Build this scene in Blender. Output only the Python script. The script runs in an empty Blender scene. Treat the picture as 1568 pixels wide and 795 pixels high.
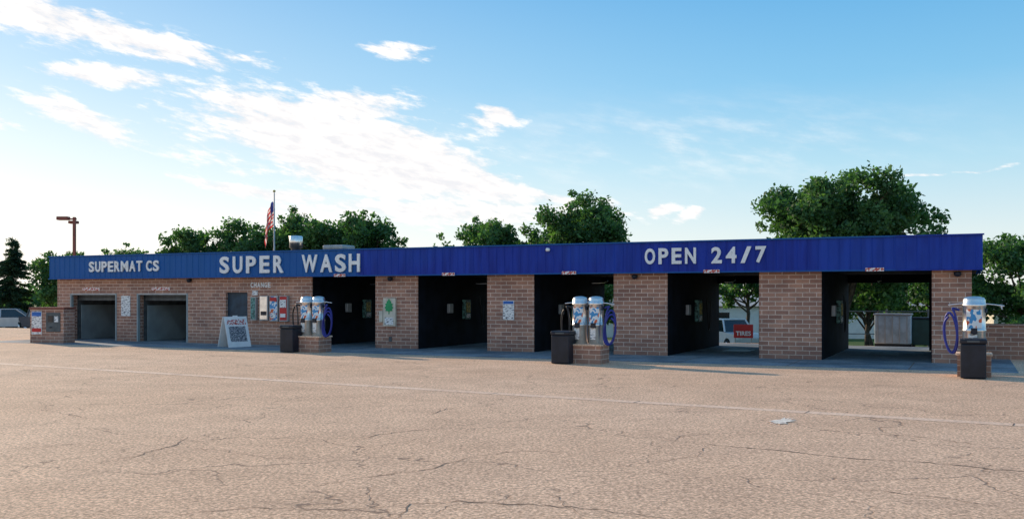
import bpy, math, random
import numpy as np
from mathutils import Vector, Matrix
S = bpy.context.scene
COL = S.collection
S.view_settings.view_transform = 'Standard'
S.view_settings.look = 'None'
S.view_settings.exposure = 0

# ---------------------------------------------------------------- node helpers
def mat_new(name):
    m = bpy.data.materials.new(name); m.use_nodes = True
    nt = m.node_tree
    b = nt.nodes['Principled BSDF']
    return m, nt, b
def nd(nt, typ, **kw):
    n = nt.nodes.new(typ)
    for k, v in kw.items():
        setattr(n, k, v)
    return n
def lk(nt, a, b): nt.links.new(a, b)
def mth(nt, op, a, b=None, c=None, clamp=False):
    n = nt.nodes.new('ShaderNodeMath'); n.operation = op; n.use_clamp = clamp
    for i, v in enumerate((a, b, c)):
        if v is None: continue
        if isinstance(v, (int, float)): n.inputs[i].default_value = v
        else: nt.links.new(v, n.inputs[i])
    return n.outputs[0]
def mixc(nt, f, a, b, mode='MIX'):
    n = nt.nodes.new('ShaderNodeMix'); n.data_type = 'RGBA'; n.blend_type = mode
    for s, v in ((n.inputs[0], f), (n.inputs[6], a), (n.inputs[7], b)):
        if isinstance(v, (int, float)): s.default_value = v
        elif isinstance(v, tuple): s.default_value = (v[0], v[1], v[2], 1)
        else: nt.links.new(v, s)
    return n.outputs[2]
def sstep(nt, v, lo, hi, a=0.0, b=1.0):
    n = nt.nodes.new('ShaderNodeMapRange'); n.interpolation_type = 'SMOOTHSTEP'
    nt.links.new(v, n.inputs[0])
    for i, q in enumerate((lo, hi, a, b)): n.inputs[i+1].default_value = q
    return n.outputs[0]
def noise(nt, vec, scale, detail=4, rough=.55):
    n = nt.nodes.new('ShaderNodeTexNoise')
    n.inputs['Scale'].default_value = scale; n.inputs['Detail'].default_value = detail
    n.inputs['Roughness'].default_value = rough
    if vec is not None: nt.links.new(vec, n.inputs['Vector'])
    return n.outputs['Fac']

def simple(name, col, rough=.6, metal=0.0, var=.12, scale=3.0, bump=0.0, spec=.4):
    m, nt, b = mat_new(name)
    tc = nd(nt, 'ShaderNodeTexCoord')
    f = noise(nt, tc.outputs['Object'], scale, 4)
    lo = tuple(c*(1-var*1.6) for c in col); hi = tuple(min(1, c*(1+var)) for c in col)
    lk(nt, mixc(nt, sstep(nt, f, .3, .7), lo, hi), b.inputs['Base Color'])
    b.inputs['Roughness'].default_value = rough; b.inputs['Metallic'].default_value = metal
    b.inputs['Specular IOR Level'].default_value = spec
    if bump:
        bp = nd(nt, 'ShaderNodeBump'); bp.inputs['Strength'].default_value = bump; bp.inputs['Distance'].default_value = .01
        lk(nt, noise(nt, tc.outputs['Object'], scale*12, 4), bp.inputs['Height']); lk(nt, bp.outputs[0], b.inputs['Normal'])
    return m

# ---------------------------------------------------------------- materials
def brick_mat(name, c1=(.50,.27,.185), c2=(.32,.165,.12), mortar=(.76,.60,.49)):
    m, nt, b = mat_new(name)
    tc = nd(nt, 'ShaderNodeTexCoord'); sp = nd(nt, 'ShaderNodeSeparateXYZ'); lk(nt, tc.outputs['Object'], sp.inputs[0])
    cb = nd(nt, 'ShaderNodeCombineXYZ')
    lk(nt, mth(nt, 'ADD', sp.outputs[0], sp.outputs[1]), cb.inputs[0]); lk(nt, sp.outputs[2], cb.inputs[1])
    br = nd(nt, 'ShaderNodeTexBrick', offset=.5)
    lk(nt, cb.outputs[0], br.inputs['Vector'])
    br.inputs['Scale'].default_value = 1; br.inputs['Brick Width'].default_value = .40; br.inputs['Row Height'].default_value = .133
    br.inputs['Mortar Size'].default_value = .011; br.inputs['Mortar Smooth'].default_value = .15; br.inputs['Bias'].default_value = -.1
    br.inputs['Color1'].default_value = (*c1, 1); br.inputs['Color2'].default_value = (*c2, 1); br.inputs['Mortar'].default_value = (*mortar, 1)
    n1 = noise(nt, tc.outputs['Object'], 1.1, 5); n2 = noise(nt, tc.outputs['Object'], 22, 4)
    c = mixc(nt, 1, br.outputs[0], mixc(nt, sstep(nt, n1, .3, .7), (.78,.78,.8), (1.12,1.08,1.05)), 'MULTIPLY')
    c = mixc(nt, 1, c, mixc(nt, n2, (.75,.75,.75), (1.22,1.22,1.22)), 'MULTIPLY')
    base_dark = sstep(nt, sp.outputs[2], 0.0, .6, .6, 0)  # brick gets darker towards the bottom, broken up by noise
    c = mixc(nt, mth(nt, 'MULTIPLY', base_dark, n1), c, (.10,.085,.08))
    lk(nt, c, b.inputs['Base Color']); b.inputs['Roughness'].default_value = .88
    h = mth(nt, 'ADD', mth(nt, 'MULTIPLY', br.outputs[1], -1), mth(nt, 'MULTIPLY', n2, .5))
    bp = nd(nt, 'ShaderNodeBump'); bp.inputs['Strength'].default_value = .6; bp.inputs['Distance'].default_value = .012
    lk(nt, h, bp.inputs['Height']); lk(nt, bp.outputs[0], b.inputs['Normal'])
    return m
M_brick = brick_mat('brick')
def fascia_mat():
    m, nt, b = mat_new('blue_painted_metal')
    tc = nd(nt, 'ShaderNodeTexCoord'); sp = nd(nt, 'ShaderNodeSeparateXYZ'); lk(nt, tc.outputs['Object'], sp.inputs[0])
    mp = nd(nt, 'ShaderNodeMapping'); mp.inputs['Scale'].default_value = (3, 3, .35); lk(nt, tc.outputs['Object'], mp.inputs[0])
    n1 = noise(nt, mp.outputs[0], 1.5, 5); n2 = noise(nt, tc.outputs['Object'], .25, 3)
    c = mixc(nt, sstep(nt, n1, .3, .72), (.008,.026,.24), (.014,.048,.37))
    c = mixc(nt, sstep(nt, n2, .4, .7, 0, .4), c, (.012,.085,.40))
    glare_tint = sstep(nt, sp.outputs[0], 15.8, 16.2, 1, 0)  # glare on the left stretch, painted into the blue as a teal tint
    c = mixc(nt, mth(nt, 'MULTIPLY', glare_tint, .6), c, (.012,.14,.34))
    lk(nt, c, b.inputs['Base Color']); b.inputs['Roughness'].default_value = .5; b.inputs['Specular IOR Level'].default_value = .2
    return m
M_fascia = fascia_mat()
M_white = simple('white_letter_paint', (.86,.86,.84), .5, var=.05)
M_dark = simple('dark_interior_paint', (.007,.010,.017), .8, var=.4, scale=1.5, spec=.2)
M_steel = simple('stainless_steel', (.82,.80,.77), .28, .95, var=.12, scale=4)
M_grey = simple('grey_metal', (.42,.43,.43), .5, .3, var=.1)
M_dgrey = simple('dark_grey_metal', (.10,.115,.12), .55, .2, var=.2)
M_tgrey = simple('splash_panel_paint', (.30,.36,.37), .6, var=.15, scale=1)
M_black = simple('black_plastic', (.012,.015,.026), .45, var=.25)
M_door = simple('door_paint', (.02,.05,.08), .5, var=.25)
M_red = simple('red_paint', (.55,.03,.03), .5)
M_green = simple('green_sign_paint', (.02,.34,.12), .5)
M_bluep = simple('blue_sign_paint', (.03,.15,.5), .5)
M_yel = simple('yellow_panel', (.50,.42,.08), .5, var=.4, scale=14)
M_panelg = simple('teal_panel', (.12,.27,.24), .5, var=.7, scale=12)
M_hose = simple('blue_hose', (.02,.03,.24), .4)
M_hosek = simple('black_hose', (.015,.015,.018), .4)
M_rust = simple('brown_pole_paint', (.22,.07,.05), .6)
M_glass = simple('dark_glass', (.02,.025,.03), .08, var=.1, spec=.8)
M_tyre = simple('tyre_rubber', (.02,.02,.02), .8)
M_cream = simple('cream_paint', (.66,.60,.48), .6)
M_sheet = simple('pale_blue_metal', (.42,.52,.58), .45, .2, var=.15)
M_dgreen = simple('dark_green_metal', (.02,.06,.05), .5)
M_bark = simple('bark', (.10,.075,.055), .9, var=.35, scale=5, bump=.6)

def label_mat(name, bg, fg, sx=14, sz=22, thr=.52, fg2=None):
    m, nt, b = mat_new(name)
    tc = nd(nt, 'ShaderNodeTexCoord'); mp = nd(nt, 'ShaderNodeMapping'); mp.inputs['Scale'].default_value = (sx, sx, sz)
    lk(nt, tc.outputs['Object'], mp.inputs[0])
    f = noise(nt, mp.outputs[0], 1, 1)
    c = mixc(nt, sstep(nt, f, thr-.01, thr+.01), bg, fg)
    if fg2:
        f2 = noise(nt, mp.outputs[0], .7, 1); c = mixc(nt, sstep(nt, f2, .58, .6), c, fg2)
    lk(nt, c, b.inputs['Base Color']); b.inputs['Roughness'].default_value = .4
    return m
M_lab = label_mat('blue_graphic_label', (.03,.27,.58), (.75,.8,.82), 7, 6, .5, (.65,.12,.04))
M_print = label_mat('printed_notice', (.82,.82,.80), (.12,.13,.16), 9, 34, .58)
M_printr = label_mat('red_white_print', (.8,.76,.74), (.5,.07,.05), 16, 20, .5)
M_pdark = label_mat('poster_print', (.04,.05,.08), (.62,.63,.64), 26, 52, .54)

def asphalt():
    m, nt, b = mat_new('worn_asphalt')
    g = nd(nt, 'ShaderNodeNewGeometry'); P = g.outputs['Position']
    sp = nd(nt, 'ShaderNodeSeparateXYZ'); lk(nt, P, sp.inputs[0])
    big = noise(nt, P, .09, 4); mid = noise(nt, P, .8, 5, .65); fine = noise(nt, P, 21, 5, .8)
    vor = nd(nt, 'ShaderNodeTexVoronoi', feature='F1'); vor.inputs['Scale'].default_value = 36; lk(nt, P, vor.inputs['Vector'])
    c = mixc(nt, sstep(nt, big, .3, .7), (.84,.55,.355), (.94,.64,.43))
    c = mixc(nt, 1, c, mixc(nt, sstep(nt, mid, .28, .72), (.88,.87,.87), (1.07,1.07,1.07)), 'MULTIPLY')
    c = mixc(nt, 1, c, mixc(nt, sstep(nt, fine, .34, .66), (.58,.55,.53), (1.32,1.33,1.34)), 'MULTIPLY')
    c = mixc(nt, sstep(nt, vor.outputs['Distance'], .35, .75, .0, .45), c, (.17,.115,.085))
    st = sstep(nt, noise(nt, P, .35, 3), .62, .74, 0, .25)
    c = mixc(nt, st, c, (.32,.22,.16))
    dist = nd(nt, 'ShaderNodeTexNoise'); dist.inputs['Scale'].default_value = 1.3; dist.inputs['Detail'].default_value = 5; lk(nt, P, dist.inputs['Vector'])
    va = nd(nt, 'ShaderNodeVectorMath', operation='MULTIPLY_ADD'); lk(nt, dist.outputs['Color'], va.inputs[0]); va.inputs[1].default_value = (1.6,1.6,0); lk(nt, P, va.inputs[2])
    v2 = nd(nt, 'ShaderNodeTexVoronoi', feature='DISTANCE_TO_EDGE'); v2.inputs['Scale'].default_value = .33; lk(nt, va.outputs[0], v2.inputs['Vector'])
    ck = sstep(nt, v2.outputs['Distance'], .0016, .005, 1, 0)
    ck = mth(nt, 'MULTIPLY', ck, sstep(nt, noise(nt, P, .22, 3), .38, .48))
    v3 = nd(nt, 'ShaderNodeTexVoronoi', feature='DISTANCE_TO_EDGE'); v3.inputs['Scale'].default_value = .85; lk(nt, va.outputs[0], v3.inputs['Vector'])
    ck3 = mth(nt, 'MULTIPLY', sstep(nt, v3.outputs['Distance'], .002, .008, .6, 0), sstep(nt, noise(nt, P, .31, 3), .52, .60))
    ck = mth(nt, 'MAXIMUM', ck, ck3)
    c = mixc(nt, mth(nt, 'MULTIPLY', ck, .65), c, (.15,.10,.075))
    n = mth(nt, 'ADD', mth(nt, 'MULTIPLY', mth(nt, 'ADD', sp.outputs[0], 20.1), .4258), mth(nt, 'MULTIPLY', mth(nt, 'ADD', sp.outputs[1], -42.5), .905))
    n = mth(nt, 'ADD', n, mth(nt, 'MULTIPLY', mid, 1.5))
    gr = mth(nt, 'MULTIPLY', sstep(nt, n, 11.5, 12.0), sstep(nt, sp.outputs[0], -22, -20))
    gr = mth(nt, 'MAXIMUM', gr, sstep(nt, n, 45, 47))
    grass = mixc(nt, sstep(nt, fine, .35, .65), (.035,.07,.015), (.10,.15,.035))
    c = mixc(nt, gr, c, grass)
    lk(nt, c, b.inputs['Base Color']); b.inputs['Roughness'].default_value = .9; b.inputs['Specular IOR Level'].default_value = .15
    bp = nd(nt, 'ShaderNodeBump'); bp.inputs['Strength'].default_value = .35; bp.inputs['Distance'].default_value = .011
    h = mth(nt, 'ADD', fine, mth(nt, 'MULTIPLY', ck, -1.2))
    lk(nt, h, bp.inputs['Height']); lk(nt, bp.outputs[0], b.inputs['Normal'])
    return m
M_asphalt = asphalt()
def concrete(name, a, bb):
    m, nt, b = mat_new(name)
    g = nd(nt, 'ShaderNodeNewGeometry'); P = g.outputs['Position']
    n1 = noise(nt, P, .6, 5, .65); n2 = noise(nt, P, 14, 5, .7)
    c = mixc(nt, sstep(nt, n1, .32, .68), a, bb)
    c = mixc(nt, 1, c, mixc(nt, sstep(nt, n2, .3, .7), (.65,.65,.65), (1.22,1.22,1.22)), 'MULTIPLY')
    lk(nt, c, b.inputs['Base Color']); b.inputs['Roughness'].default_value = .85
    bp = nd(nt, 'ShaderNodeBump'); bp.inputs['Strength'].default_value = .3; bp.inputs['Distance'].default_value = .01
    lk(nt, n2, bp.inputs['Height']); lk(nt, bp.outputs[0], b.inputs['Normal'])
    return m
M_conc = concrete('shaded_apron_concrete', (.11,.15,.18), (.29,.33,.35))  # concrete grey with the building's bluish shadow painted into the colour
M_strip = concrete('gutter_concrete', (.80,.54,.37), (.90,.64,.46))
M_seam = simple('crack_filler_dark', (.19,.13,.095), .9)
def leaf_mat(name, a, bb):
    m, nt, b = mat_new(name)
    g = nd(nt, 'ShaderNodeNewGeometry')
    f = noise(nt, g.outputs['Position'], .8, 2)
    c = mixc(nt, sstep(nt, f, .35, .65), a, bb)
    c = mixc(nt, 1, c, mixc(nt, g.outputs['Random Per Island'], (.55,.6,.55), (1.4,1.35,1.2)), 'MULTIPLY')
    b.inputs['Roughness'].default_value = .6; b.inputs['Specular IOR Level'].default_value = .25
    lk(nt, c, b.inputs['Base Color'])
    tr = nd(nt, 'ShaderNodeBsdfTranslucent'); lk(nt, mixc(nt, 1, c, (1.3,1.6,.6), 'MULTIPLY'), tr.inputs[0])
    mx = nd(nt, 'ShaderNodeMixShader'); mx.inputs[0].default_value = .4
    lk(nt, b.outputs[0], mx.inputs[1]); lk(nt, tr.outputs[0], mx.inputs[2]); lk(nt, mx.outputs[0], nt.nodes['Material Output'].inputs[0])
    return m
M_leaf = leaf_mat('leaves', (.05,.12,.055), (.115,.22,.09))
M_needle = leaf_mat('needles', (.025,.06,.04), (.05,.095,.055))

# ---------------------------------------------------------------- mesh helpers
def add(name, me, parent=None, loc=(0,0,0), rz=0, mat=None, smooth=False):
    o = bpy.data.objects.new(name, me); COL.objects.link(o)
    o.location = loc; o.rotation_euler[2] = rz
    if parent: o.parent = parent
    if mat is not None: me.materials.append(mat)
    if smooth: me.polygons.foreach_set('use_smooth', [True]*len(me.polygons))
    return o
def empty(name, loc, rz=0):
    o = bpy.data.objects.new(name, None); COL.objects.link(o); o.location = loc; o.rotation_euler[2] = rz; return o
def box(name, parent, x0, x1, y0, y1, z0, z1, mat, bev=0.0, rz=0):
    cx, cy, cz = (x0+x1)/2, (y0+y1)/2, (z0+z1)/2
    a, b, c = (x1-x0)/2, (y1-y0)/2, (z1-z0)/2
    v = [(sx*a, sy*b, sz*c) for sx in (-1,1) for sy in (-1,1) for sz in (-1,1)]
    f = [(0,1,3,2),(4,6,7,5),(0,4,5,1),(2,3,7,6),(0,2,6,4),(1,5,7,3)]
    me = bpy.data.meshes.new(name); me.from_pydata(v, [], f)
    o = add(name, me, parent, (cx,cy,cz), rz, mat)
    if bev:
        md = o.modifiers.new('b', 'BEVEL'); md.width = bev; md.segments = 2
    return o
def boxabs(name, parent, x0, x1, y0, y1, z0, z1, mat):
    v = [(x, y, z) for x in (x0,x1) for y in (y0,y1) for z in (z0,z1)]
    f = [(0,1,3,2),(4,6,7,5),(0,4,5,1),(2,3,7,6),(0,2,6,4),(1,5,7,3)]
    me = bpy.data.meshes.new(name); me.from_pydata(v, [], f)
    return add(name, me, parent, (0,0,0), 0, mat)
def lathe(name, parent, prof, loc, mat, seg=28, a0=0, a1=2*math.pi, smooth=True):
    full = abs(a1-a0-2*math.pi) < 1e-6
    k = seg if full else seg+1
    v = []; f = []
    for (r, z) in prof:
        for i in range(k):
            a = a0+(a1-a0)*i/seg; v.append((r*math.cos(a), r*math.sin(a), z))
    for j in range(len(prof)-1):
        for i in range(seg):
            i2 = (i+1) % k
            f.append((j*k+i, j*k+i2, (j+1)*k+i2, (j+1)*k+i))
    me = bpy.data.meshes.new(name); me.from_pydata(v, [], f)
    return add(name, me, parent, loc, 0, mat, smooth)
def tubes_mesh(segs, sides=7):
    V = []; F = []
    for (p, q, r0, r1) in segs:
        p = Vector(p); q = Vector(q); d = (q-p)
        if d.length < 1e-5: continue
        d.normalize(); u = d.orthogonal().normalized(); w = d.cross(u); b = len(V)
        for (c, r) in ((p, r0), (q, r1)):
            for i in range(sides):
                a = 2*math.pi*i/sides; V.append(tuple(c + u*math.cos(a)*r + w*math.sin(a)*r))
        for i in range(sides):
            j = (i+1) % sides; F.append((b+i, b+j, b+sides+j, b+sides+i))
    me = bpy.data.meshes.new('tubes'); me.from_pydata(V, [], F); return me
def polytube(name, parent, pts, r, mat, cyclic=False):
    cu = bpy.data.curves.new(name, 'CURVE'); cu.dimensions = '3D'; cu.bevel_depth = r; cu.bevel_resolution = 2
    sp = cu.splines.new('NURBS'); sp.points.add(len(pts)-1)
    for i, p in enumerate(pts): sp.points[i].co = (*p, 1)
    sp.order_u = 3; sp.use_endpoint_u = True; sp.use_cyclic_u = cyclic
    cu.materials.append(mat)
    o = bpy.data.objects.new(name, cu); COL.objects.link(o); o.parent = parent; return o
def quads_mesh(name, C, A, B):
    n = len(C)
    V = np.empty((n, 4, 3)); V[:,0] = C-A-B*.4; V[:,1] = C+A*.2-B; V[:,2] = C+A+B*.3; V[:,3] = C-A*.1+B
    me = bpy.data.meshes.new(name)
    me.vertices.add(n*4); me.vertices.foreach_set('co', V.reshape(-1))
    me.loops.add(n*4); me.loops.foreach_set('vertex_index', np.arange(n*4, dtype=np.int32))
    me.polygons.add(n); me.polygons.foreach_set('loop_start', np.arange(0, n*4, 4, dtype=np.int32))
    me.update(calc_edges=True); return me

def dn(x, y): return (x+20.1)*.4258+(y-42.5)*.905
def terr(x, y):
    t = min(1, max(0, (dn(x, y)-8)/22)); return -1.4*t*t*(3-2*t)

# ---------------------------------------------------------------- ground
def axis(step, lim): 
    core = list(np.arange(-lim, lim+.01, step)); return [-2500,-1200,-600,-300,-160]+core+[160,300,600,1200,2500]
xs = axis(2.5, 100); ys = [v+20 for v in axis(2.5, 100)]
V = [(x, y, terr(x, y)) for y in ys for x in xs]; nx = len(xs)
F = [(j*nx+i, j*nx+i+1, (j+1)*nx+i+1, (j+1)*nx+i) for j in range(len(ys)-1) for i in range(nx-1)]
me = bpy.data.meshes.new('ground'); me.from_pydata(V, [], F); add('ground', me, mat=M_asphalt, smooth=True)

# ---------------------------------------------------------------- building
RZ = math.radians(-25.2)
BL = (-20.1, 42.5, 0)
B = empty('car_wash_building', BL, RZ)
TOPW = 2.64
def wall(x0, x1, z0=0.0, z1=TOPW, y0=0, y1=7, nm='brick_wall'): return boxabs(nm, B, x0, x1, y0, y1, z0, z1, M_brick)
D = 7.0
wall(.27, 1.08, y1=D, nm='brick_pier')
wall(3.82, 4.97, y1=D, nm='brick_pier')
wall(7.75, 9.71, y1=D)
wall(9.71, 10.80, 2.03, TOPW, y0=0, y1=.3, nm='brick_lintel')
wall(10.80, 13.89, y1=D)
wall(1.08, 3.82, 2.0, TOPW, y1=.3, nm='brick_lintel'); wall(4.97, 7.75, 2.0, TOPW, y1=.3, nm='brick_lintel')
box('equipment_door', B, 9.71, 10.80, .12, .18, 0.0, 2.03, M_door)
box('equipment_door_handle', B, 10.62, 10.68, .06, .12, .95, 1.1, M_steel)
for a, b_ in ((1.08, 3.82), (4.97, 7.75)):
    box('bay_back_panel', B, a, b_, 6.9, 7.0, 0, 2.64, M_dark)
    box('bay_side_lining', B, a, a+.04, .35, 6.9, 0, 2.0, M_dgrey)
    box('bay_door_jamb', B, a, a+.07, -.02, .10, 0, 2.0, M_tgrey)
    box('bay_door_jamb', B, b_-.07, b_, -.02, .10, 0, 2.0, M_tgrey)
    box('bay_door_header', B, a+.07, b_-.07, -.02, .10, 1.94, 2.0, M_grey)
    for k in range(2):
        box('rolled_door_slat', B, a+.09, b_-.09, .35, .39, 1.70+k*.14, 1.82+k*.14, M_dgrey)
    box('wash_gantry_leg', B, a+.5, a+.75, 2.5, 2.9, .02, 1.7, M_grey)
    box('splash_panel', B, a+.06, a+.10, .5, 3.6, .02, 1.5, M_tgrey)
    box('wash_gantry_leg', B, b_-.6, b_-.4, 2.5, 2.9, .02, 1.7, M_dgrey)
    box('wash_gantry_beam', B, a+.5, b_-.4, 2.5, 2.9, 1.7, 1.85, M_dgrey)
bays = [(13.89,16.71),(18.50,21.27),(23.03,25.86),(27.65,30.52),(32.34,35.34)]
piers = [(16.71,18.50),(21.27,23.03),(25.86,27.65),(30.52,32.34),(35.34,36.36)]
for a, b_ in piers: wall(a, b_, y1=D, nm='brick_pier')
for i, (a, b_) in enumerate(bays):
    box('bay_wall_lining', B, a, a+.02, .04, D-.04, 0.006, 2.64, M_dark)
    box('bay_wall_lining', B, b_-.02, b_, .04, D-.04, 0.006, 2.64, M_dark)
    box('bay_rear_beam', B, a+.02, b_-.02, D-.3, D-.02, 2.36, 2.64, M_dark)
    if i == 4: box('bay_rear_post', B, b_-.3, b_-.02, D-.3, D-.02, .01, 2.36, M_dark)
    xx = a+.02
    box('wash_control_box', B, xx, xx+.16, 3.3, 3.75, 1.0, 1.75, M_panelg, .02)
    box('wash_control_dial', B, xx+.16, xx+.18, 3.38, 3.66, 1.25, 1.65, M_yel)
    box('wash_control_label', B, xx+.16, xx+.18, 3.38, 3.66, 1.05, 1.2, M_print)
    box('bill_acceptor', B, xx, xx+.12, 2.1, 2.4, 1.25, 1.6, M_grey, .02)
    polytube('wand_hose', B, [(xx+.1,4.6,1.9),(xx+.12,4.7,1.2),(xx+.1,4.9,.5),(xx+.12,5.1,1.1),(xx+.1,5.15,1.7)], .02, M_hosek)
    polytube('ceiling_boom', B, [(a+1.4,3.5,2.55),(a+1.4,3.5,2.4),(a+1.4,2.4,2.35),(a+1.4,1.8,2.35)], .02, M_steel)
    box('bay_floor_drain', B, a+1.0, a+1.9, 3.2, 4.4, .009, .016, M_dgrey)
boxabs('roof_deck', B, .2, 36.5, -.02, 7.1, 2.645, 3.3, M_dark)
def ribbed(name, L, z0, z1, pitch=.30, d=.014):
    xs_ = []; x = 0
    while x < L-.01:
        for (dx, dy) in ((0,0),(.012,-d),(.03,-d),(.042,0)):
            if x+dx <= L: xs_.append((x+dx, dy))
        x += pitch
    xs_.append((L, 0))
    V = []; F = []
    for (x, y) in xs_: V += [(x, y, z0), (x, y, z1)]
    for i in range(len(xs_)-1): F.append((2*i, 2*i+2, 2*i+3, 2*i+1))
    me = bpy.data.meshes.new(name); me.from_pydata(V, [], F); return me
FX0, FX1, FY = .15, 36.62, -.30
Z0, Z1 = 2.65, 3.57
add('blue_fascia', ribbed('fascia', FX1-FX0, Z0, Z1), B, (FX0, FY, 0), 0, M_fascia)
add('blue_fascia_side', ribbed('fascia', 7.7, Z0, Z1), B, (FX1, FY, 0), math.pi/2, M_fascia)
add('blue_fascia_side', ribbed('fascia', 7.7, Z0, Z1), B, (FX0, FY+7.7, 0), -math.pi/2, M_fascia)
add('blue_fascia_back', ribbed('fascia', FX1-FX0, Z0, Z1), B, (FX1, FY+7.7, 0), math.pi, M_fascia)
box('fascia_cap', B, FX0-.05, FX1+.05, FY-.05, FY+.05, Z1, Z1+.04, M_fascia)
box('fascia_drip_edge', B, FX0-.03, FX1+.03, FY-.04, FY+.02, Z0-.04, Z0, M_fascia)
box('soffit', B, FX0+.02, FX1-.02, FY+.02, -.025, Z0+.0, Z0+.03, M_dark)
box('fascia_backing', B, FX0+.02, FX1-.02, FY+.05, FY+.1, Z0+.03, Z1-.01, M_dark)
for xc in (15.4, 19.95, 24.45, 29.15, 33.85):
    box('bay_sign_plate', B, xc-.25, xc+.25, FY-.085, FY-.06, 2.60, 2.70, M_printr)
for xc in (2.35, 6.3): box('bay_sign_plate', B, xc-.5, xc+.5, -.03, -.003, 2.12, 2.25, M_printr)
for xc in (17.4, 36.0, 26.6, 7.9):
    lathe('wall_light', B, [(0,-.09),(.07,-.08),(.1,-.02),(.1,.05),(.0,.06)], (xc, -.10, 2.52), M_black, 14)
lathe('fascia_dome_light', B, [(0,-.06),(.06,-.05),(.08,0),(.06,.05),(0,.06)], (23.7, FY-.08, 3.42), M_white, 14)
def letters(word, x0, x1, zc, cap, y, nm, gap=.28, thick=.05):
    wt = [{'M':1.35,'W':1.5,'N':1.1,'A':1.12,'O':1.08}.get(ch, 1.0) for ch in word]
    tot = sum(wt)+gap*(len(word)-1); k = (x1-x0)/tot; x = x0
    for ch, q in zip(word, wt):
        w = q*k
        cu = bpy.data.curves.new(nm, 'FONT'); cu.body = ch; cu.size = 1; cu.offset = .030; cu.extrude = .03; cu.resolution_u = 4
        t = bpy.data.objects.new('tmp', cu); COL.objects.link(t)
        dg = bpy.context.evaluated_depsgraph_get(); me = bpy.data.meshes.new_from_object(t.evaluated_get(dg))
        bpy.data.objects.remove(t)
        co = np.array([v.co[:] for v in me.vertices]); mn = co.min(0); mx = co.max(0)
        s = co-mn; s[:,0] *= w/(mx[0]-mn[0]); s[:,1] *= cap/(mx[1]-mn[1]); s[:,2] *= thick/(mx[2]-mn[2])
        out = np.stack([s[:,0]+x, y-s[:,2], s[:,1]+zc-cap/2], 1); x += w+gap*k
        me.vertices.foreach_set('co', out.reshape(-1)); me.update()
        me.materials.clear(); add(nm+'_'+(ch if ch.isalnum() else 'slash'), me, B, mat=M_white)
YF = FY-.02
letters('SUPERMAT', 2.60, 5.62, 3.12, .44, YF, 'letter', .22)
letters('CS', 5.85, 6.54, 3.12, .44, YF, 'letter', .22)
letters('SUPER', 9.72, 12.82, 3.10, .66, YF, 'letter', .40)
letters('WASH', 13.68, 16.27, 3.10, .66, YF, 'letter', .28)
letters('OPEN', 27.02, 28.66, 3.14, .50, YF, 'letter', .36)
letters('24/7', 29.14, 30.80, 3.14, .50, YF, 'letter', .38)
letters('CHANGE', 10.97, 11.94, 2.32, .2, -.005, 'letter', .25, .02)
def machine(x0, x1, z0, z1, m, d=.14):
    box('vending_machine', B, x0, x1, -d, -.003, z0, z1, M_grey, .01)
    box('vending_machine_face', B, x0+.03, x1-.03, -d-.012, -d-.003, z0+.05, z1-.03, m)
machine(11.05, 11.32, .95, 1.85, M_panelg); machine(11.50, 11.90, .95, 1.9, M_steel)
machine(11.98, 12.38, .92, 1.9, M_lab); machine(12.45, 12.84, .92, 1.9, M_red)
box('dispenser_slot', B, 11.58, 11.84, -.17, -.155, 1.15, 1.3, M_black)
box('vending_label', B, 12.50, 12.79, -.17, -.155, 1.45, 1.75, M_print)
box('dispenser_slot', B, 12.52, 12.76, -.17, -.155, 1.08, 1.22, M_white)
box('vending_header', B, 12.02, 12.34, -.17, -.155, 1.70, 1.84, M_red)
box('vending_label', B, 12.06, 12.30, -.17, -.155, 1.05, 1.25, M_print)
box('rate_notice', B, 11.06, 11.31, -.03, -.003, 1.92, 2.1, M_print)
box('utility_box', B, 16.92, 17.08, -.1, -.003, .95, 1.35, M_cream, .01)
box('notice_sign', B, 4.1, 4.6, -.03, -.003, 1.05, 1.9, M_print)
box('leaf_sign_board', B, 17.10, 17.62, -.10, -.005, .80, 1.82, M_cream, .01)
prof = [(0,.30),(.05,.22),(.10,.20),(.09,.14),(.17,.10),(.13,.04),(.19,-.03),(.13,-.08),(.15,-.15),(.06,-.15),(.02,-.17),(.02,-.26)]
pts = prof+[(-x, z) for (x, z) in prof[::-1]]
V = [(17.36+x, -.113, 1.50+z) for x, z in pts]; V = [(17.36, -.113, 1.45)]+V; n = len(pts)
me = bpy.data.meshes.new('leaf'); me.from_pydata(V, [], [(0, i+1, (i+1) % n+1) for i in range(n)]); add('leaf_graphic', me, B, mat=M_green)
box('leaf_sign_text', B, 17.18, 17.54, -.112, -.102, .86, 1.12, M_print)
box('notice_sign', B, 21.88, 22.30, -.03, -.003, 1.08, 1.74, M_print)
box('notice_sign_header', B, 21.90, 22.28, -.036, -.031, 1.62, 1.72, M_bluep)
box('outlet_cover', B, 17.3, 17.42, -.03, -.003, .25, .42, M_dgrey)
lathe('roof_vent_stack', B, [(.20,3.3),(.20,3.85),(.27,3.87),(.27,4.33),(.22,4.36),(0,4.38)], (11.2, 2.5, 0), M_steel, 24)
box('roof_fan_curb', B, 12.45, 13.15, 2.95, 3.55, 3.3, 3.75, M_grey); box('roof_fan_hood', B, 12.3, 13.3, 2.8, 3.7, 3.78, 3.97, M_grey, .05)
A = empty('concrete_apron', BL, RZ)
box('shaded_apron_slab', A, -.5, 37.4, -3.0, 9.0, -.03, .006, M_conc)  # real apron, widened so its dark colour fills the building's shadow band
for x in [v*3.07+1.1 for v in range(12)]: box('expansion_joint', A, x, x+.03, -3.0, -.03, .007, .0085, M_seam)
box('expansion_joint', A, -.5, 37.4, -1.52, -1.49, .007, .0083, M_seam)

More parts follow.
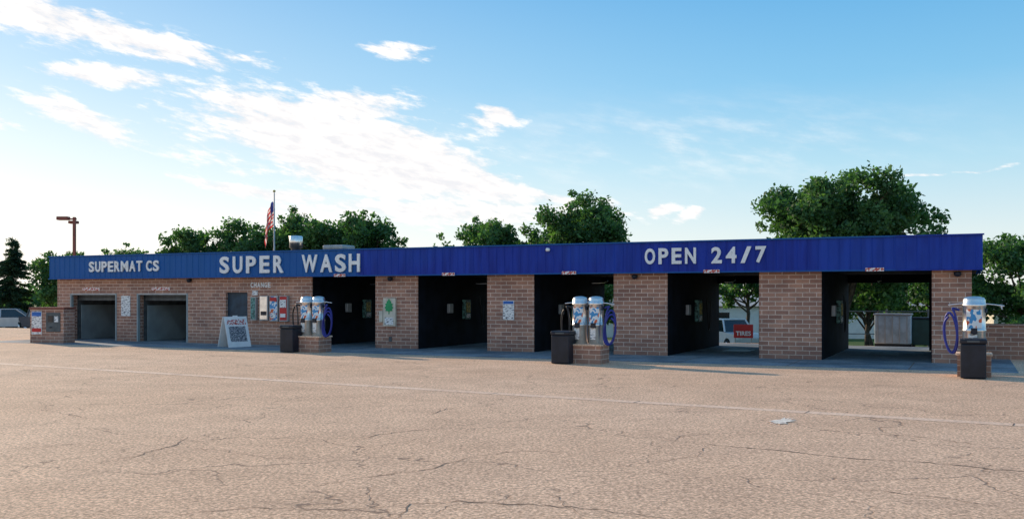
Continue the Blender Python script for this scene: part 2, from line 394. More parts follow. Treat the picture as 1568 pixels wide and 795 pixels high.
# ---------------------------------------------------------------- gutter strip
ang = math.atan2(-12.9, 21.8)
Gs = empty('concrete_gutter', (-14.3, 27.15, 0), ang)
box('gutter_slab', Gs, -16, 40, -.15, .15, -.03, .004, M_strip)
for k in range(-5, 14):
    x = k*3.0+1.2; box('gutter_joint', Gs, x, x+.02, -.15, .15, .005, .0065, M_seam)
rnd = random.Random(4)
def crack(pts, w):
    P = []
    for (a, b_) in zip(pts[:-1], pts[1:]):
        L = math.dist(a, b_); n = max(2, int(L/.10))
        for i in range(n):
            t = i/n; P.append((a[0]+(b_[0]-a[0])*t+rnd.gauss(0,.022), a[1]+(b_[1]-a[1])*t+rnd.gauss(0,.028)))
    V = []; F = []
    for i in range(len(P)):
        a = P[max(0,i-1)]; c = P[min(len(P)-1,i+1)]; dx, dy = c[0]-a[0], c[1]-a[1]; l = math.hypot(dx, dy) or 1
        ww = w*rnd.uniform(.2,1.1)*min(1, .25+3*min(i, len(P)-1-i)/len(P)); V += [(P[i][0]-dy/l*ww, P[i][1]+dx/l*ww, .004), (P[i][0]+dy/l*ww, P[i][1]-dx/l*ww, .004)]
    for i in range(len(P)-1): F.append((2*i, 2*i+1, 2*i+3, 2*i+2))
    return V, F
CR = [([(1.9,12.9),(2.48,12.44),(3.33,11.91),(3.94,11.34),(4.74,11.07),(5.17,10.73),(5.53,10.49),(6.4,10.3)], .016),
 ([(-2.03,12.89),(-1.67,13.51),(-.98,13.98)], .012), ([(-4.69,10.98),(-4.49,11.43),(-4.31,12.22),(-4.36,13.13)], .013),
 ([(-1.98,9.67),(-1.54,10.19),(-1.02,10.49),(-.49,11.43),(.13,11.91),(.91,11.71)], .010),
 ([(-1.0,8.1),(-.92,8.85),(-.51,8.96),(.04,8.91),(.45,8.77),(1.42,8.25)], .013), ([(-6.3,11.9),(-5.7,12.4),(-5.24,12.9)], .010),
 ([(4.46,13.64),(5.44,13.13),(6.3,11.9)], .010), ([(.35,9.35),(.65,8.38)], .008), ([(-8.1,16.4),(-6.6,15.1),(-5.9,14.9)], .010),
 ([(-.92,8.85),(-1.5,8.6),(-2.3,8.7),(-3.4,8.2)], .008), ([(-1.3,15.6),(-1.1,16.3),(-.9,16.6)], .010), ([(2.48,12.44),(2.2,11.5),(1.3,10.9),(.6,10.6)], .007),
 ([(-4.31,12.22),(-3.5,11.9),(-2.9,11.4),(-1.98,11.2)], .007), ([(3.2,9.6),(4.0,9.2),(4.6,8.5)], .008)]
CR.append(([(-14.3+21.8*t/20+.1, 27.15-12.9*t/20-.24) for t in range(0, 24)], .010))
V = []; F = []
for pts, w in CR:
    v, f = crack(pts, w); o_ = len(V); V += v; F += [tuple(i+o_ for i in q) for q in f]
me = bpy.data.meshes.new('cracks'); me.from_pydata(V, [], F); add('pavement_cracks', me, mat=M_seam)
V = [(0,0,.005)]; k = 30
for i in range(k):
    a = 2*math.pi*i/k; r = rnd.uniform(.35,1); V.append((.22*r*math.cos(a)+.25*r*math.sin(a), .50*r*math.sin(a), .005))
me = bpy.data.meshes.new('patch'); me.from_pydata(V, [], [(0, i+1, (i+1) % k+1) for i in range(k)])
add('concrete_patch', me, loc=(4.1,14.7,.004), mat=simple('pale_patch', (.88,.76,.64), .9, var=.2, scale=8))

# ---------------------------------------------------------------- vacuums
def vac(loc, two=True, hose_r=True, hose_l=True, binpos=(-.58,-.42)):
    E = empty('vacuum_station', loc, RZ)
    w = .50 if two else .36
    boxabs('brick_island', E, -w, w, -.36, .36, 0, .50, M_brick)
    box('island_cap', E, -w-.03, w+.03, -.39, .39, .502, .55, M_strip, .01)
    cs = [(-.24,0),(.24,0)] if two else [(0,0)]
    r = .215 if two else .25
    for (cx, cy) in cs:
        lathe('vacuum_canister', E, [(r*.9,.55),(r,.57),(r,1.05),(r+.012,1.06),(r+.012,1.10),(r,1.11),(r,1.64),(r+.014,1.65),(r+.014,1.70),(r,1.71),(r*.98,1.80),(r*.88,1.85),(r*.5,1.88),(0,1.89)], (cx,cy,0), M_steel)
        lathe('vacuum_label', E, [(r+.006,1.14),(r+.006,1.58)], (cx,cy,0), M_lab, 14, math.radians(-130), math.radians(-50))
        lathe('vacuum_door_label', E, [(r+.006,.68),(r+.006,1.0)], (cx,cy,0), M_print, 10, math.radians(-120), math.radians(-75))
        box('coin_box', E, cx-.07, cx+.07, cy-r-.06, cy-r+.02, 1.0, 1.14, M_black, .01)
        lathe('vacuum_hose_inlet', E, [(.05,0),(.05,.1),(.0,.1)], (cx+(r-.02), cy-.05, 1.50), M_black, 12)
    bx, by = binpos
    box('trash_bin_body', E, bx-.27, bx+.27, by-.27, by+.27, 0.01, .80, M_black, .03)
    box('trash_bin_lid', E, bx-.29, bx+.29, by-.29, by+.29, .80, .92, M_black, .04)
    box('trash_bin_slot', E, bx-.13, bx+.13, by-.302, by-.291, .84, .88, M_dgrey)
    def loops(sx, mat, n, x0):
        pts = []
        for k in range(n*10+1):
            a = math.pi/2+2*math.pi*k/10
            rr = 1-.10*(k/10)
            pts.append((x0+sx*(.20*rr*math.cos(a))+.05*sx*math.sin(k*.7), -.10-.03*k/10+.05*math.cos(a), 1.08+.55*rr*math.sin(a)-.06*(k/10)))
        polytube('vacuum_hose', E, [(x0-sx*.18,-.05,1.56)]+pts, .028, mat)
    if hose_r: loops(1, M_hose, 3, w+.20)
    if hose_l: loops(-1, M_hosek if two else M_hose, 1 if two else 2, -w-.14)
    polytube('hose_hanger', E, [(-w-.2,0,1.68),(-w+.1,0,1.72),(w-.1,0,1.72),(w+.28,0,1.66)], .014, M_steel)
    return E
vac((-6.75, 32.9, 0)); vac((2.15, 27.4, 0)); vac((10.95, 23.0, 0), two=False, hose_r=False, binpos=(-.02,-.66))

# ---------------------------------------------------------------- pay kiosk
K = empty('pay_station_kiosk', (-18.6, 39.3, 0), math.radians(-12))
boxabs('kiosk_brick_base', K, -.76, .76, -.35, .35, 0, 1.36, M_brick)
box('kiosk_cap', K, -.80, .80, -.39, .39, 1.362, 1.44, M_rust, .01)
box('kiosk_sign', K, -.68, -.22, -.375, -.355, .35, 1.28, M_print); box('kiosk_sign_header', K, -.66, -.24, -.382, -.377, 1.08, 1.25, M_bluep)
box('kiosk_sign_band', K, -.66, -.24, -.382, -.377, .45, .6, M_red)
box('kiosk_door', K, -.02, .62, -.38, -.355, .45, 1.22, M_dgrey, .01)
box('kiosk_screen', K, .08, .30, -.395, -.382, .85, 1.1, M_glass); box('kiosk_card_reader', K, .38, .55, -.40, -.382, .85, 1.08, M_print)
lathe('kiosk_button', K, [(0,0),(.06,0),(.06,.03),(0,.03)], (.2,-.40,.62), M_black, 12)

# ---------------------------------------------------------------- A-frame sign
As = empty('a_frame_sign', (-10.35, 36.2, 0), math.radians(48))
def leaning(name, w, z0, z1, s, mat, off=0, th=.02):
    def yy(z): return s*(.36-.33*z/1.12)
    nv_ = Vector((0, s*.959, .283)); V = []
    for x in (-w/2, w/2):
        for z in (z0, z1):
            p = Vector((x, yy(z), z)); V.append(tuple(p+nv_*off)); V.append(tuple(p+nv_*(off+th)))
    f = [(0,1,3,2),(4,6,7,5),(0,4,5,1),(2,3,7,6),(0,2,6,4),(1,5,7,3)]
    me = bpy.data.meshes.new(name); me.from_pydata(V, [], f); return add(name, me, As, mat=mat)
leaning('front_board', .95, 0, 1.12, -1, M_white); leaning('rear_board', .95, 0, 1.12, 1, M_white)
leaning('front_poster', .70, .20, .76, -1, M_pdark, .022, .003); leaning('front_header', .80, .82, 1.02, -1, M_printr, .022, .003)
leaning('handle', .2, 1.12, 1.16, -1, M_white)

# ---------------------------------------------------------------- flagpole
def flag_mat():
    m, nt, b = mat_new('flag_cloth'); tc = nd(nt, 'ShaderNodeTexCoord'); sp = nd(nt, 'ShaderNodeSeparateXYZ'); lk(nt, tc.outputs['UV'], sp.inputs[0])
    s = mth(nt, 'GREATER_THAN', mth(nt, 'FRACT', mth(nt, 'MULTIPLY', sp.outputs[1], 6.5)), .5)
    c = mixc(nt, s, (.62,.05,.05), (.85,.80,.78))
    can = mth(nt, 'MULTIPLY', mth(nt, 'GREATER_THAN', sp.outputs[1], .62), mth(nt, 'LESS_THAN', sp.outputs[0], .3))
    c = mixc(nt, can, c, (.04,.06,.25)); lk(nt, c, b.inputs['Base Color']); b.inputs['Roughness'].default_value = .8
    tr = nd(nt, 'ShaderNodeBsdfTranslucent'); lk(nt, c, tr.inputs[0]); mx = nd(nt, 'ShaderNodeMixShader'); mx.inputs[0].default_value = .45
    lk(nt, b.outputs[0], mx.inputs[1]); lk(nt, tr.outputs[0], mx.inputs[2]); lk(nt, mx.outputs[0], nt.nodes['Material Output'].inputs[0])
    return m
fx, fy = -12.25, 50.0; fz = terr(fx, fy)
Fp = empty('flagpole', (fx, fy, fz), 0)
lathe('pole', Fp, [(.06,0),(.05,3),(.03,7.2-fz),(0,7.2-fz)], (0,0,0), M_grey, 10)
lathe('finial', Fp, [(0,-.07),(.06,-.04),(.08,0),(.06,.04),(0,.07)], (0,0,7.28-fz), M_yel, 12)
nu, nv = 24, 14; V = []; F = []; uvs = []
for j in range(nv+1):
    v = j/nv
    for i in range(nu+1):
        u = i/nu
        x = -.03-.40*math.sin(u*1.6)*(1.1-.3*v) - .05*math.sin(7*v+3*u); y = .10*math.sin(u*15+v*3)
        z = 6.75-fz - (1-v)*1.25 - 1.15*u*u**.3 
        V.append((x, y, z)); uvs.append((u, v))
for j in range(nv):
    for i in range(nu): F.append((j*(nu+1)+i, j*(nu+1)+i+1, (j+1)*(nu+1)+i+1, (j+1)*(nu+1)+i))
me = bpy.data.meshes.new('flag'); me.from_pydata(V, [], F); ul = me.uv_layers.new()
for l in me.loops: ul.data[l.index].uv = uvs[l.vertex_index]
add('flag', me, Fp, mat=flag_mat(), smooth=True)

# ---------------------------------------------------------------- street lamp
lx, ly = -24.8, 55.0; lz = terr(lx, ly)
Lp = empty('street_lamp', (lx, ly, lz), 0)
box('pole', Lp, -.07, .07, -.07, .07, 0, 6.35-lz, M_rust)
box('arm', Lp, -.35, -.07, -.04, .04, 6.2-lz, 6.28-lz, M_rust); box('lamp_head', Lp, -.95, -.30, -.2, .2, 6.18-lz, 6.38-lz, M_rust, .04)
box('arm', Lp, .07, .12, -.04, .04, 6.2-lz, 6.28-lz, M_rust)
box('lamp_head', Lp, -.42, .06, .1, .5, 6.0-lz, 6.16-lz, M_rust, .04)
box('base', Lp, -.25, .25, -.25, .25, 0, .6, M_conc)

# ---------------------------------------------------------------- right brick wall
Wr = empty('brick_boundary_wall', (BL[0]+math.cos(RZ)*36.42-math.sin(RZ)*2.6, BL[1]+math.sin(RZ)*36.42+math.cos(RZ)*2.6, 0), RZ)
boxabs('wall_body', Wr, 0, 14, 0, .2, 0, 1.0, M_brick); box('wall_coping', Wr, -.0, 14.02, -.03, .23, 1.002, 1.06, M_brick)

# ---------------------------------------------------------------- background objects
def shed(name, x, y, w, d, h, rz, mat, roofm):
    E = empty(name, (x, y, terr(x, y)), rz)
    box('walls', E, -w/2, w/2, -d/2, d/2, 0, h, mat)
    V = [(-w/2-.3,-d/2-.4,h),(w/2+.3,-d/2-.4,h),(w/2+.3,d/2+.4,h),(-w/2-.3,d/2+.4,h),(-w/2-.3,0,h+.9),(w/2+.3,0,h+.9)]
    me = bpy.data.meshes.new('roof'); me.from_pydata(V, [], [(0,1,5,4),(3,4,5,2),(0,4,3),(1,2,5),(0,3,2,1)]); add('roof', me, E, mat=roofm)
    for k in range(int(w/4)):
        xx = -w/2+2+k*4
        if k % 3 == 1: box('roller_door', E, xx-1.2, xx+1.2, -d/2-.03, -d/2-.004, 0, 2.3, M_grey)
        else: box('window', E, xx-.6, xx+.6, -d/2-.03, -d/2-.004, 1.1, 2.0, M_glass)
    return E
M_shedw = simple('white_siding', (.80,.79,.74), .7, var=.05); M_shedr = simple('grey_roof', (.45,.43,.40), .8)
shed('warehouse', 20, 80, 26, 9, 2.5, math.radians(-8), M_shedw, M_shedr)
shed('garage_building', 39, 66, 14, 8, 2.4, math.radians(-10), M_cream, M_shedr)
def car(name, x, y, rz, paint, kind='suv'):
    E = empty(name, (x, y, terr(x, y)), rz)
    if kind == 'suv':
        body = [(-2.2,.35),(-2.25,.75),(-2.15,1.0),(-1.9,1.03),(.85,1.02),(1.0,.98),(2.0,.88),(2.2,.7),(2.22,.38)]
        cab = [(-2.1,1.0),(-1.9,1.6),(.1,1.62),(.95,1.0)]
    else:
        body = [(-2.7,.5),(-2.75,.9),(-2.7,1.12),(-.7,1.12),(-.65,1.1),(1.1,1.1),(1.3,1.08),(2.35,1.0),(2.5,.8),(2.5,.45)]
        cab = [(-.7,1.1),(-.6,1.72),(.75,1.74),(1.3,1.08)]
    wx = (-1.4, 1.4) if kind == 'suv' else (-1.75, 1.6)
    bot = []
    for w_ in wx[::-1]:
        for k in range(9):
            a = math.pi*k/8; bot.append((w_+.42*math.cos(a), .36+.42*math.sin(a)))
    pts = body+[(p[0], max(p[1], .3)) for p in bot]
    n = len(pts); V = [(p[0], -.88, p[1]) for p in pts]+[(p[0], .88, p[1]) for p in pts]
    F = [tuple(range(n)), tuple(range(2*n-1, n-1, -1))]+[(i, (i+1) % n, n+(i+1) % n, n+i)[::-1] for i in range(n)]
    me = bpy.data.meshes.new('body'); me.from_pydata(V, [], F); o = add('body', me, E, mat=paint)
    V = []
    for s in (-1, 1):
        for k, p in enumerate(cab): V.append((p[0], s*(.84 if p[1] < 1.2 else .66), p[1]))
    F = [(0,1,2,3),(7,6,5,4),(0,4,5,1),(2,6,7,3)]
    me = bpy.data.meshes.new('windows'); me.from_pydata(V, [], F); add('windows', me, E, mat=M_glass)
    r0, r1 = cab[1], cab[2]; box('roof', E, r0[0]-.03, r1[0]+.05, -.69, .69, r0[1]-.01, r0[1]+.06, paint, .03)
    for p, q in ((cab[0], cab[1]), (cab[2], cab[3])):
        for s in (-1, 1):
            me = tubes_mesh([((p[0], s*(.85 if p[1] < 1.2 else .67), p[1]), (q[0], s*(.85 if q[1] < 1.2 else .67), q[1]), .05, .05)], 6); add('pillar', me, E, mat=paint)
    xm = (cab[1][0]+cab[2][0])/2
    for s in (-1, 1): add('pillar', tubes_mesh([((xm, s*.86, 1.05), (xm, s*.68, r0[1]), .05, .05)], 6), E, mat=paint)
    for w_ in wx:
        for s in (-1, 1):
            o = lathe('wheel', E, [(0,-.1),(.2,-.11),(.34,-.11),(.36,-.06),(.36,.06),(.34,.11),(.2,.11),(0,.1)], (w_, s*.80, .36), M_tyre, 20); o.rotation_euler[0] = math.pi/2
            o = lathe('hub', E, [(0,-.12),(.2,-.12),(.2,.12),(0,.12)], (w_, s*.80, .36), M_steel, 14); o.rotation_euler[0] = math.pi/2
    xf = body[-2][0]
    for s in (-1, 1): box('headlight', E, xf-.05, xf+.03, s*.62-.16, s*.62+.16, .68, .84, M_white, .02)
    box('bumper', E, xf-.1, xf+.07, -.85, .85, .38, .56, M_black, .03)
    return E
P_white = simple('white_car_paint', (.75,.75,.74), .25, var=.03, spec=.6); P_red = simple('red_car_paint', (.35,.03,.03), .25, var=.05, spec=.6)
P_dk = simple('dark_car_paint', (.05,.055,.07), .25, var=.05, spec=.6); P_sil = simple('silver_car_paint', (.5,.51,.52), .3, .3, var=.05)
car('pickup_truck', 12.0, 54, math.radians(-75), P_white, 'truck')
car('parked_car', -36.3, 71, math.radians(20), P_sil); car('pickup_truck', -33.8, 70, math.radians(-35), P_dk, 'truck'); car('parked_car', -41.5, 80, math.radians(15), P_white); car('parked_car', 11.5, 66, math.radians(10), P_red)
Ts = empty('tire_shop_sign', (10.3, 43.2, terr(10.3, 43.2)), math.radians(-10))
box('sign_board', Ts, -.42, .42, -.02, .02, .25, .85, M_red); box('leg', Ts, -.38, -.33, -.015, .015, 0, .25, M_grey); box('leg', Ts, .33, .38, -.015, .015, 0, .25, M_grey)
cu = bpy.data.curves.new('t', 'FONT'); cu.body = 'TIRES'; cu.size = .27; cu.offset = .006; cu.extrude = .004; cu.align_x = 'CENTER'; cu.materials.append(M_white)
o = bpy.data.objects.new('sign_text', cu); COL.objects.link(o); o.parent = Ts; o.location = (0,-.026,.36); o.rotation_euler[0] = math.pi/2
Tk = empty('storage_tank', (14.75, 37.4, terr(14.9, 37.9)), RZ)
box('tank_body', Tk, -.7, .6, -.4, .4, .12, 1.22, M_sheet, .04)
for k in range(5): box('tank_rib', Tk, -.6+k*.26, -.56+k*.26, -.43, -.40, .16, 1.18, M_grey)
box('tank_lid', Tk, -.74, .64, -.44, .44, 1.22, 1.28, M_grey, .02); box('skid', Tk, -.7, .6, -.35, .35, 0, .12, M_black)
Db = empty('trash_dumpster', (15.9, 37.6, terr(16, 38.3)), RZ)
box('dumpster_body', Db, -.35, .4, -.45, .45, .1, 1.1, M_dgreen, .03); box('dumpster_lid', Db, -.38, .43, -.48, .48, 1.1, 1.17, M_black, .02)
for sx in (-.3,.35): lathe('caster', Db, [(0,0),(.06,0),(.06,.1),(0,.1)], (sx,-.3,0), M_tyre, 10)
M_fence = simple('fence_post_paint', (.16,.15,.14), .6)
Fe = empty('post_fence', (12.6, 41.5, 0), math.radians(-18))
segs = []
for k in range(5):
    segs.append(((k*1.6,0,-.6),(k*1.6,0,1.35),.04,.04))
segs += [((0,0,1.25),(6.4,0,1.25),.02,.02), ((0,0,.3),(6.4,0,.3),.02,.02)]
add('fence_frame', tubes_mesh(segs, 6), Fe, mat=M_fence)

# ---------------------------------------------------------------- trees
def leaf_cloud(rng, centers, radii, per, size, flat=.8):
    C = []
    for c, r in zip(centers, radii):
        n = int(per*(r**2))
        d = rng.normal(size=(n,3)); d /= np.linalg.norm(d, axis=1)[:,None]
        rad = r*(rng.random(n)**.5)*(1+.25*rng.normal(size=n)*.6)
        p = d*rad[:,None]; p[:,2] *= flat; C.append(p+np.array(c))
    C = np.concatenate(C); n = len(C)
    a = rng.normal(size=(n,3)); a /= np.linalg.norm(a, axis=1)[:,None]
    b_ = np.cross(a, rng.normal(size=(n,3))); b_ /= np.linalg.norm(b_, axis=1)[:,None]
    s = size*(.6+.8*rng.random(n))
    return C, a*s[:,None], b_*(s*.6)[:,None]
def tree(name, x, y, h, rx, cb, seed, nclump=60, per=300, size=.11, tr=.2, ry=None):
    rng = np.random.default_rng(seed); z = terr(x, y); E = empty(name, (x, y, z), 0); ry = ry or rx*.85
    H = h-z; cz = cb+(H-cb)*.48; rz_ = (H-cb)*.52
    lobes = []
    for i in range(9):
        a = i*2.4+seed; e = -.7+1.0*((i*7) % 9)/8
        d = np.array([math.cos(a)*math.cos(e), math.sin(a)*math.cos(e), math.sin(e)])
        lobes.append((d*np.array([rx, ry, rz_])*rng.uniform(.50,.66)+np.array([0,0,cz]), rng.uniform(.36,.48)))
    for i in range(6):
        a = i*math.pi/3+seed; q = rng.uniform(.34,.60)
        lobes.append((np.array([math.cos(a)*rx*q, math.sin(a)*ry*q, cz+rz_*rng.uniform(.36,.58)]), rng.uniform(.32,.42)))
    lobes.append((np.array([rng.uniform(-.15,.15)*rx,0,cz+rz_*.6]), .36)); lobes.append((np.array([0,0,cz]), .6))
    per_l = max(3, nclump//len(lobes))
    cs = []; rs = []
    for lc, lr in lobes:
        for k in range(per_l):
            d = rng.normal(size=3); d /= np.linalg.norm(d); q = rng.random()**.5
            cs.append(tuple(lc+d*q*lr*np.array([rx, ry, rz_])*.9)); rs.append(rng.uniform(.14,.22)*min(rx, rz_))
    for k in range(nclump//3):
        lc, lr = lobes[rng.integers(len(lobes))]; d = rng.normal(size=3); d[2] = abs(d[2])*.6; d /= np.linalg.norm(d)
        cs.append(tuple(lc+d*lr*np.array([rx, ry, rz_])*rng.uniform(.95,1.1))); rs.append(rng.uniform(.06,.10)*rx)
    cs = [(c[0], c[1], max(c[2], .35)) for c in cs]
    C, A_, B_ = leaf_cloud(rng, cs, rs, per, size)
    me = quads_mesh('crown', C, A_, B_); add('crown', me, E, mat=M_leaf)
    segs = []; top = (rng.normal()*.2, rng.normal()*.2, cb+.6*(H-cb)); mid = (rng.normal()*.1, rng.normal()*.1, max(.8, cb*.9))
    segs += [((0,0,-.2),(0,0,.3),tr*1.35,tr),((0,0,.3),mid,tr,tr*.8),(mid,top,tr*.8,tr*.3)]
    for lc, lr in lobes:
        f = rng.uniform(0,.7); s0 = np.array(mid)*(1-f)+np.array(top)*f; m_ = (s0+lc)/2+np.array([0,0,-.05*rx]); segs += [(s0, m_, tr*.45, tr*.3), (m_, lc, tr*.3, tr*.16)]
    for i in range(0, len(cs), 2):
        c = np.array(cs[i]); lc = min(lobes, key=lambda l: np.linalg.norm(l[0]-c))[0]
        segs.append((lc, c, tr*.13, tr*.04))
    add('trunk', tubes_mesh(segs, 6), E, mat=M_bark, smooth=True)
    return E
tree('deciduous_tree', 15.5, 45.5, 8.1, 4.5, 1.3, 3, 190, 540, .10, .22)
tree('deciduous_tree', -2.0, 60, 7.2, 3.1, .3, 5, 130, 400, .11, .16)
tree('deciduous_tree', 1.2, 62, 7.0, 2.9, .3, 6, 120, 400, .11, .16)
tree('deciduous_tree', 4.4, 60, 8.4, 3.7, .3, 7, 160, 400, .11, .18)
tree('deciduous_tree', -21.8, 66, 6.9, 3.2, .3, 8, 120, 350, .12, .16)
tree('deciduous_tree', -18.0, 67, 7.2, 3.4, .3, 9, 130, 350, .12, .16)
tree('deciduous_tree', -14.2, 66, 8.1, 3.9, .3, 10, 150, 350, .12, .18)
tree('deciduous_tree', -10.2, 65, 7.7, 3.9, .3, 11, 150, 350, .12, .18)
tree('deciduous_tree', -34.2, 74, 5.6, 3.1, .6, 12, 100, 350, .12, .16)
tree('deciduous_tree', -30.0, 76, 6.0, 3.3, .5, 15, 110, 350, .12, .16)
tree('deciduous_tree', 25.5, 48, 5.1, 3.2, .2, 13, 120, 480, .10, .18)
tree('deciduous_tree', 22.4, 51, 4.6, 2.6, .2, 14, 100, 480, .10, .16)
tree('deciduous_tree', 30.5, 52, 6.5, 3.8, .3, 16, 110, 360, .12, .18)
tree('deciduous_tree', 14.9, 62, 4.2, 2.4, 2.3, 21, 90, 460, .11, .14)
tree('deciduous_tree', 18.3, 50, 4.2, 2.3, 1.3, 22, 90, 460, .10, .14)
tree('deciduous_tree', 21.5, 58, 4.6, 2.8, 1.2, 23, 90, 420, .11, .14)
def pine(x, y, h, r, seed):
    rng = np.random.default_rng(seed); z = terr(x, y); E = empty('pine_tree', (x, y, z), 0); H = h-z
    segs = [((0,0,-.2),(0,0,H),.18,.02)]; C = []; A_ = []
    for k in range(150):
        f = rng.random()**.8; zz = .5+f*(H-.6); L = r*(1-f)**.8*rng.uniform(.75,1.12)+.12; a = rng.random()*2*math.pi
        e = np.array([L*math.cos(a), L*math.sin(a), -.22*L+.05]); s0 = np.array([0,0,zz]); segs.append((s0, s0+e, .035, .008))
        n = int(150*L); t = rng.random(n)**.7; p = s0+e*t[:,None]+rng.normal(size=(n,3))*np.array([.13,.13,.08])*(.4+.9*(1-t))[:,None]*1.1
        C.append(p); d = e/np.linalg.norm(e)+rng.normal(size=(n,3))*.5; A_.append(d/np.linalg.norm(d, axis=1)[:,None]*.12)
    C = np.concatenate(C); A_ = np.concatenate(A_); B_ = np.cross(A_, rng.normal(size=A_.shape)); B_ = B_/np.linalg.norm(B_, axis=1)[:,None]*.035
    add('needles', quads_mesh('needles', C, A_, B_), E, mat=M_needle); add('trunk', tubes_mesh(segs, 6), E, mat=M_bark)
pine(-37.6, 73, 6.3, 2.3, 1); pine(-41.5, 76, 6.4, 2.2, 2)
rng = np.random.default_rng(77); cs = []; rs = []
for k in range(360):
    x = rng.uniform(-95, 95); y = 112+rng.uniform(-5, 8); cs.append((x, y, -1.4+rng.random()**1.2*(4.4+1.2*math.sin(x*.11)+.8*math.sin(x*.37)))); rs.append(rng.uniform(1.0,2.0))
C, A_, B_ = leaf_cloud(rng, cs, rs, 55, .30, .8)
add('distant_trees', quads_mesh('distant', C, A_, B_), mat=M_leaf)
def bush(x, y, r, h, seed):
    rng = np.random.default_rng(seed); E = empty('shrub', (x, y, terr(x, y)), 0)
    cs = [(rng.uniform(-r,r), rng.uniform(-r*.5,r*.5), rng.uniform(.15, h)) for _ in range(26)]; rs = [rng.uniform(.25,.45) for _ in cs]
    C, A_, B_ = leaf_cloud(rng, cs, rs, 900, .07); add('foliage', quads_mesh('f', C, A_, B_), E, mat=M_leaf)
    add('stems', tubes_mesh([((0,0,0), c, .03, .01) for c in cs], 5), E, mat=M_bark)
bush(13.0, 43.5, .8, 1.5, 1); bush(19.4, 44, 1.3, 1.3, 2); bush(23.5, 43, 1.8, 1.5, 4)

# ---------------------------------------------------------------- sun + world
SE = math.radians(18.5); SA = math.radians(-45)
sd = Vector((math.sin(SA)*math.cos(SE), math.cos(SA)*math.cos(SE), math.sin(SE)))
sl = bpy.data.lights.new('sun', 'SUN'); sl.energy = 5; sl.angle = math.radians(.5); sl.color = (1,.80,.58)
so = bpy.data.objects.new('sun', sl); COL.objects.link(so); so.rotation_euler = (-sd).to_track_quat('-Z', 'Y').to_euler(); so.location = (-40,60,30)
W = bpy.data.worlds.new('World'); S.world = W; W.use_nodes = True; nt = W.node_tree
bg = nt.nodes['Background']; bg.inputs[1].default_value = .15
sky = nd(nt, 'ShaderNodeTexSky', sky_type='NISHITA'); sky.sun_disc = False; sky.sun_elevation = SE; sky.sun_rotation = SA
sky.air_density = 1.0; sky.dust_density = .5; sky.ozone_density = 2.5
tc = nd(nt, 'ShaderNodeTexCoord'); sp = nd(nt, 'ShaderNodeSeparateXYZ'); lk(nt, tc.outputs['Generated'], sp.inputs[0])
az = mth(nt, 'ARCTAN2', sp.outputs[0], sp.outputs[1]); el = mth(nt, 'ARCSINE', sp.outputs[2])
cb = nd(nt, 'ShaderNodeCombineXYZ'); lk(nt, mth(nt, 'MULTIPLY', az, 6), cb.inputs[0]); lk(nt, mth(nt, 'MULTIPLY', mth(nt, 'ADD', el, mth(nt, 'MULTIPLY', az, .18)), 20), cb.inputs[1])
nA = noise(nt, cb.outputs[0], 1.2, 2); nB = noise(nt, cb.outputs[0], 2.2, 6, .62); nC = noise(nt, cb.outputs[0], 7, 5, .65)
azd = mth(nt, 'ADD', az, mth(nt, 'MULTIPLY', mth(nt, 'ADD', nA, -.5), .10))
eld = mth(nt, 'ADD', el, mth(nt, 'MULTIPLY', mth(nt, 'ADD', nA, -.5), .035))
ELL = [(-.165,.146,.15,.042,.22,1.25),(-.075,.118,.12,.020,.2,1.05),(-.21,.190,.12,.014,.04,1.0),(-.02,.182,.026,.015,0,1.0),
 (-.37,.238,.11,.013,.12,.95),(-.46,.252,.10,.020,.1,.9),(-.40,.205,.07,.010,0,.85),(-.415,.165,.06,.014,.3,.85),(-.12,.246,.035,.009,.1,.7),
 (-.26,.104,.09,.009,.15,.8),(.157,.088,.022,.007,-.2,.85),(.19,.086,.018,.007,-.4,.85),(-.08,.085,.20,.016,0,.8),(.05,.10,.07,.009,.2,.75),
 (.415,.118,.035,.002,0,.6),(.46,.12,.03,.002,0,.6),(-.53,.155,.05,.012,0,.9)]
M = None
for (a0, e0, sa, sb, sl_, wt) in ELL:
    dx = mth(nt, 'ADD', azd, -a0); dy = mth(nt, 'ADD', mth(nt, 'ADD', eld, -e0), mth(nt, 'MULTIPLY', dx, sl_))
    u_ = mth(nt, 'MULTIPLY', dx, 1/sa); v_ = mth(nt, 'MULTIPLY', dy, 1/sb)
    q = mth(nt, 'MULTIPLY_ADD', v_, v_, mth(nt, 'MULTIPLY', u_, u_))
    e = mth(nt, 'MULTIPLY', mth(nt, 'EXPONENT', mth(nt, 'MULTIPLY', q, -.9)), wt)
    M = e if M is None else mth(nt, 'MAXIMUM', M, e)
oth = mth(nt, 'MULTIPLY', sstep(nt, mth(nt, 'ABSOLUTE', az), .62, .9), sstep(nt, nA, .5, .7, 0, .8)); M = mth(nt, 'MAXIMUM', M, oth)
tex = mth(nt, 'ADD', mth(nt, 'MULTIPLY', nB, .5), mth(nt, 'MULTIPLY', nC, .5))
dens = mth(nt, 'ADD', M, mth(nt, 'MULTIPLY', mth(nt, 'ADD', tex, -.5), 2.4))
dens = sstep(nt, dens, .26, .76)
dens = mth(nt, 'MULTIPLY', dens, sstep(nt, M, .06, .28))
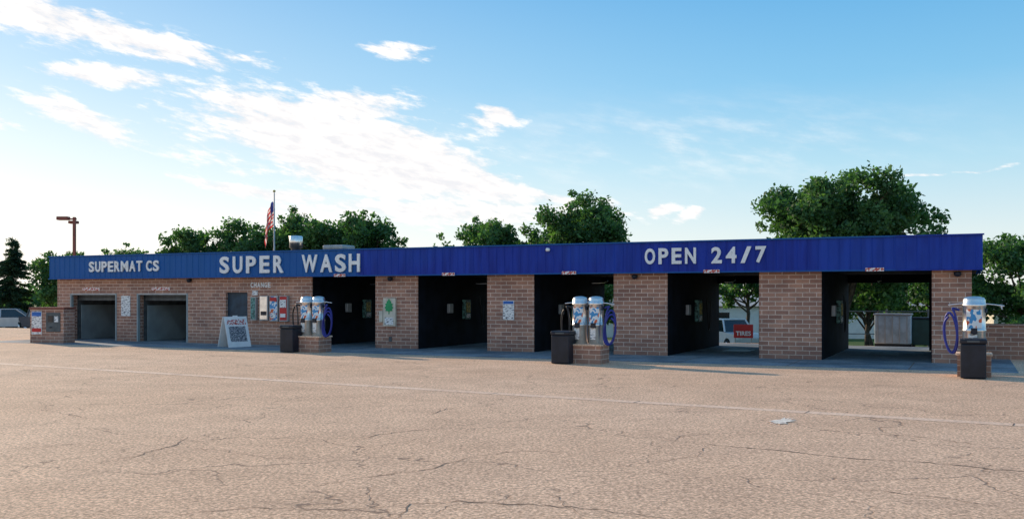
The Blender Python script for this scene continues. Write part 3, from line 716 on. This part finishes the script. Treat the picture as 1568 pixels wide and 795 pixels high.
wd = mth(nt, 'MULTIPLY', mth(nt, 'ADD', az, -.17), 5); we = mth(nt, 'MULTIPLY', mth(nt, 'ADD', el, -.15), 28)
wq = mth(nt, 'MULTIPLY_ADD', wd, wd, mth(nt, 'MULTIPLY', we, we))
wis = mth(nt, 'MULTIPLY', mth(nt, 'EXPONENT', mth(nt, 'MULTIPLY', wq, -1)), sstep(nt, nB, .4, .75, 0, .5))
rp = nd(nt, 'ShaderNodeValToRGB'); lk(nt, el, rp.inputs[0]); cr = rp.color_ramp
stops = [(0,(.88,.90,.90)),(.06,(.74,.88,.93)),(.13,(.44,.76,.93)),(.21,(.20,.58,.90)),(.32,(.085,.43,.83)),(.85,(.06,.28,.62))]
cr.elements[0].position = 0; cr.elements[0].color = (*stops[0][1],1); cr.elements[1].position = stops[-1][0]; cr.elements[1].color = (*stops[-1][1],1)
for p_, c_ in stops[1:-1]:
    e = cr.elements.new(p_); e.color = (*c_,1)
vs = nd(nt, 'ShaderNodeVectorMath', operation='SCALE'); lk(nt, rp.outputs[0], vs.inputs[0]); vs.inputs['Scale'].default_value = 6.7
c = mixc(nt, .80, sky.outputs[0], vs.outputs[0])
tow = sstep(nt, az, -.8, .4, 1, .0)
hz = mth(nt, 'MULTIPLY', mth(nt, 'EXPONENT', mth(nt, 'MULTIPLY', mth(nt, 'MAXIMUM', el, 0), -6.5)), mth(nt, 'ADD', mth(nt, 'MULTIPLY', tow, 1.2), .12), clamp=True)
c = mixc(nt, hz, c, (8.0,7.5,6.8))
cc = mixc(nt, sstep(nt, tex, .38, .62), (6.0,6.0,6.2), (7.8,7.5,7.2))
c = mixc(nt, mth(nt, 'MAXIMUM', dens, wis), c, cc)
lk(nt, c, bg.inputs[0])

# ---------------------------------------------------------------- camera
cam = bpy.data.cameras.new('camera'); co = bpy.data.objects.new('camera', cam); COL.objects.link(co)
co.location = (0,0,1.9); co.rotation_euler = (math.pi/2,0,0)
cam.sensor_width = 36; cam.lens = 34.12; cam.shift_y = .0354; cam.clip_start = .1; cam.clip_end = 6000
S.camera = co
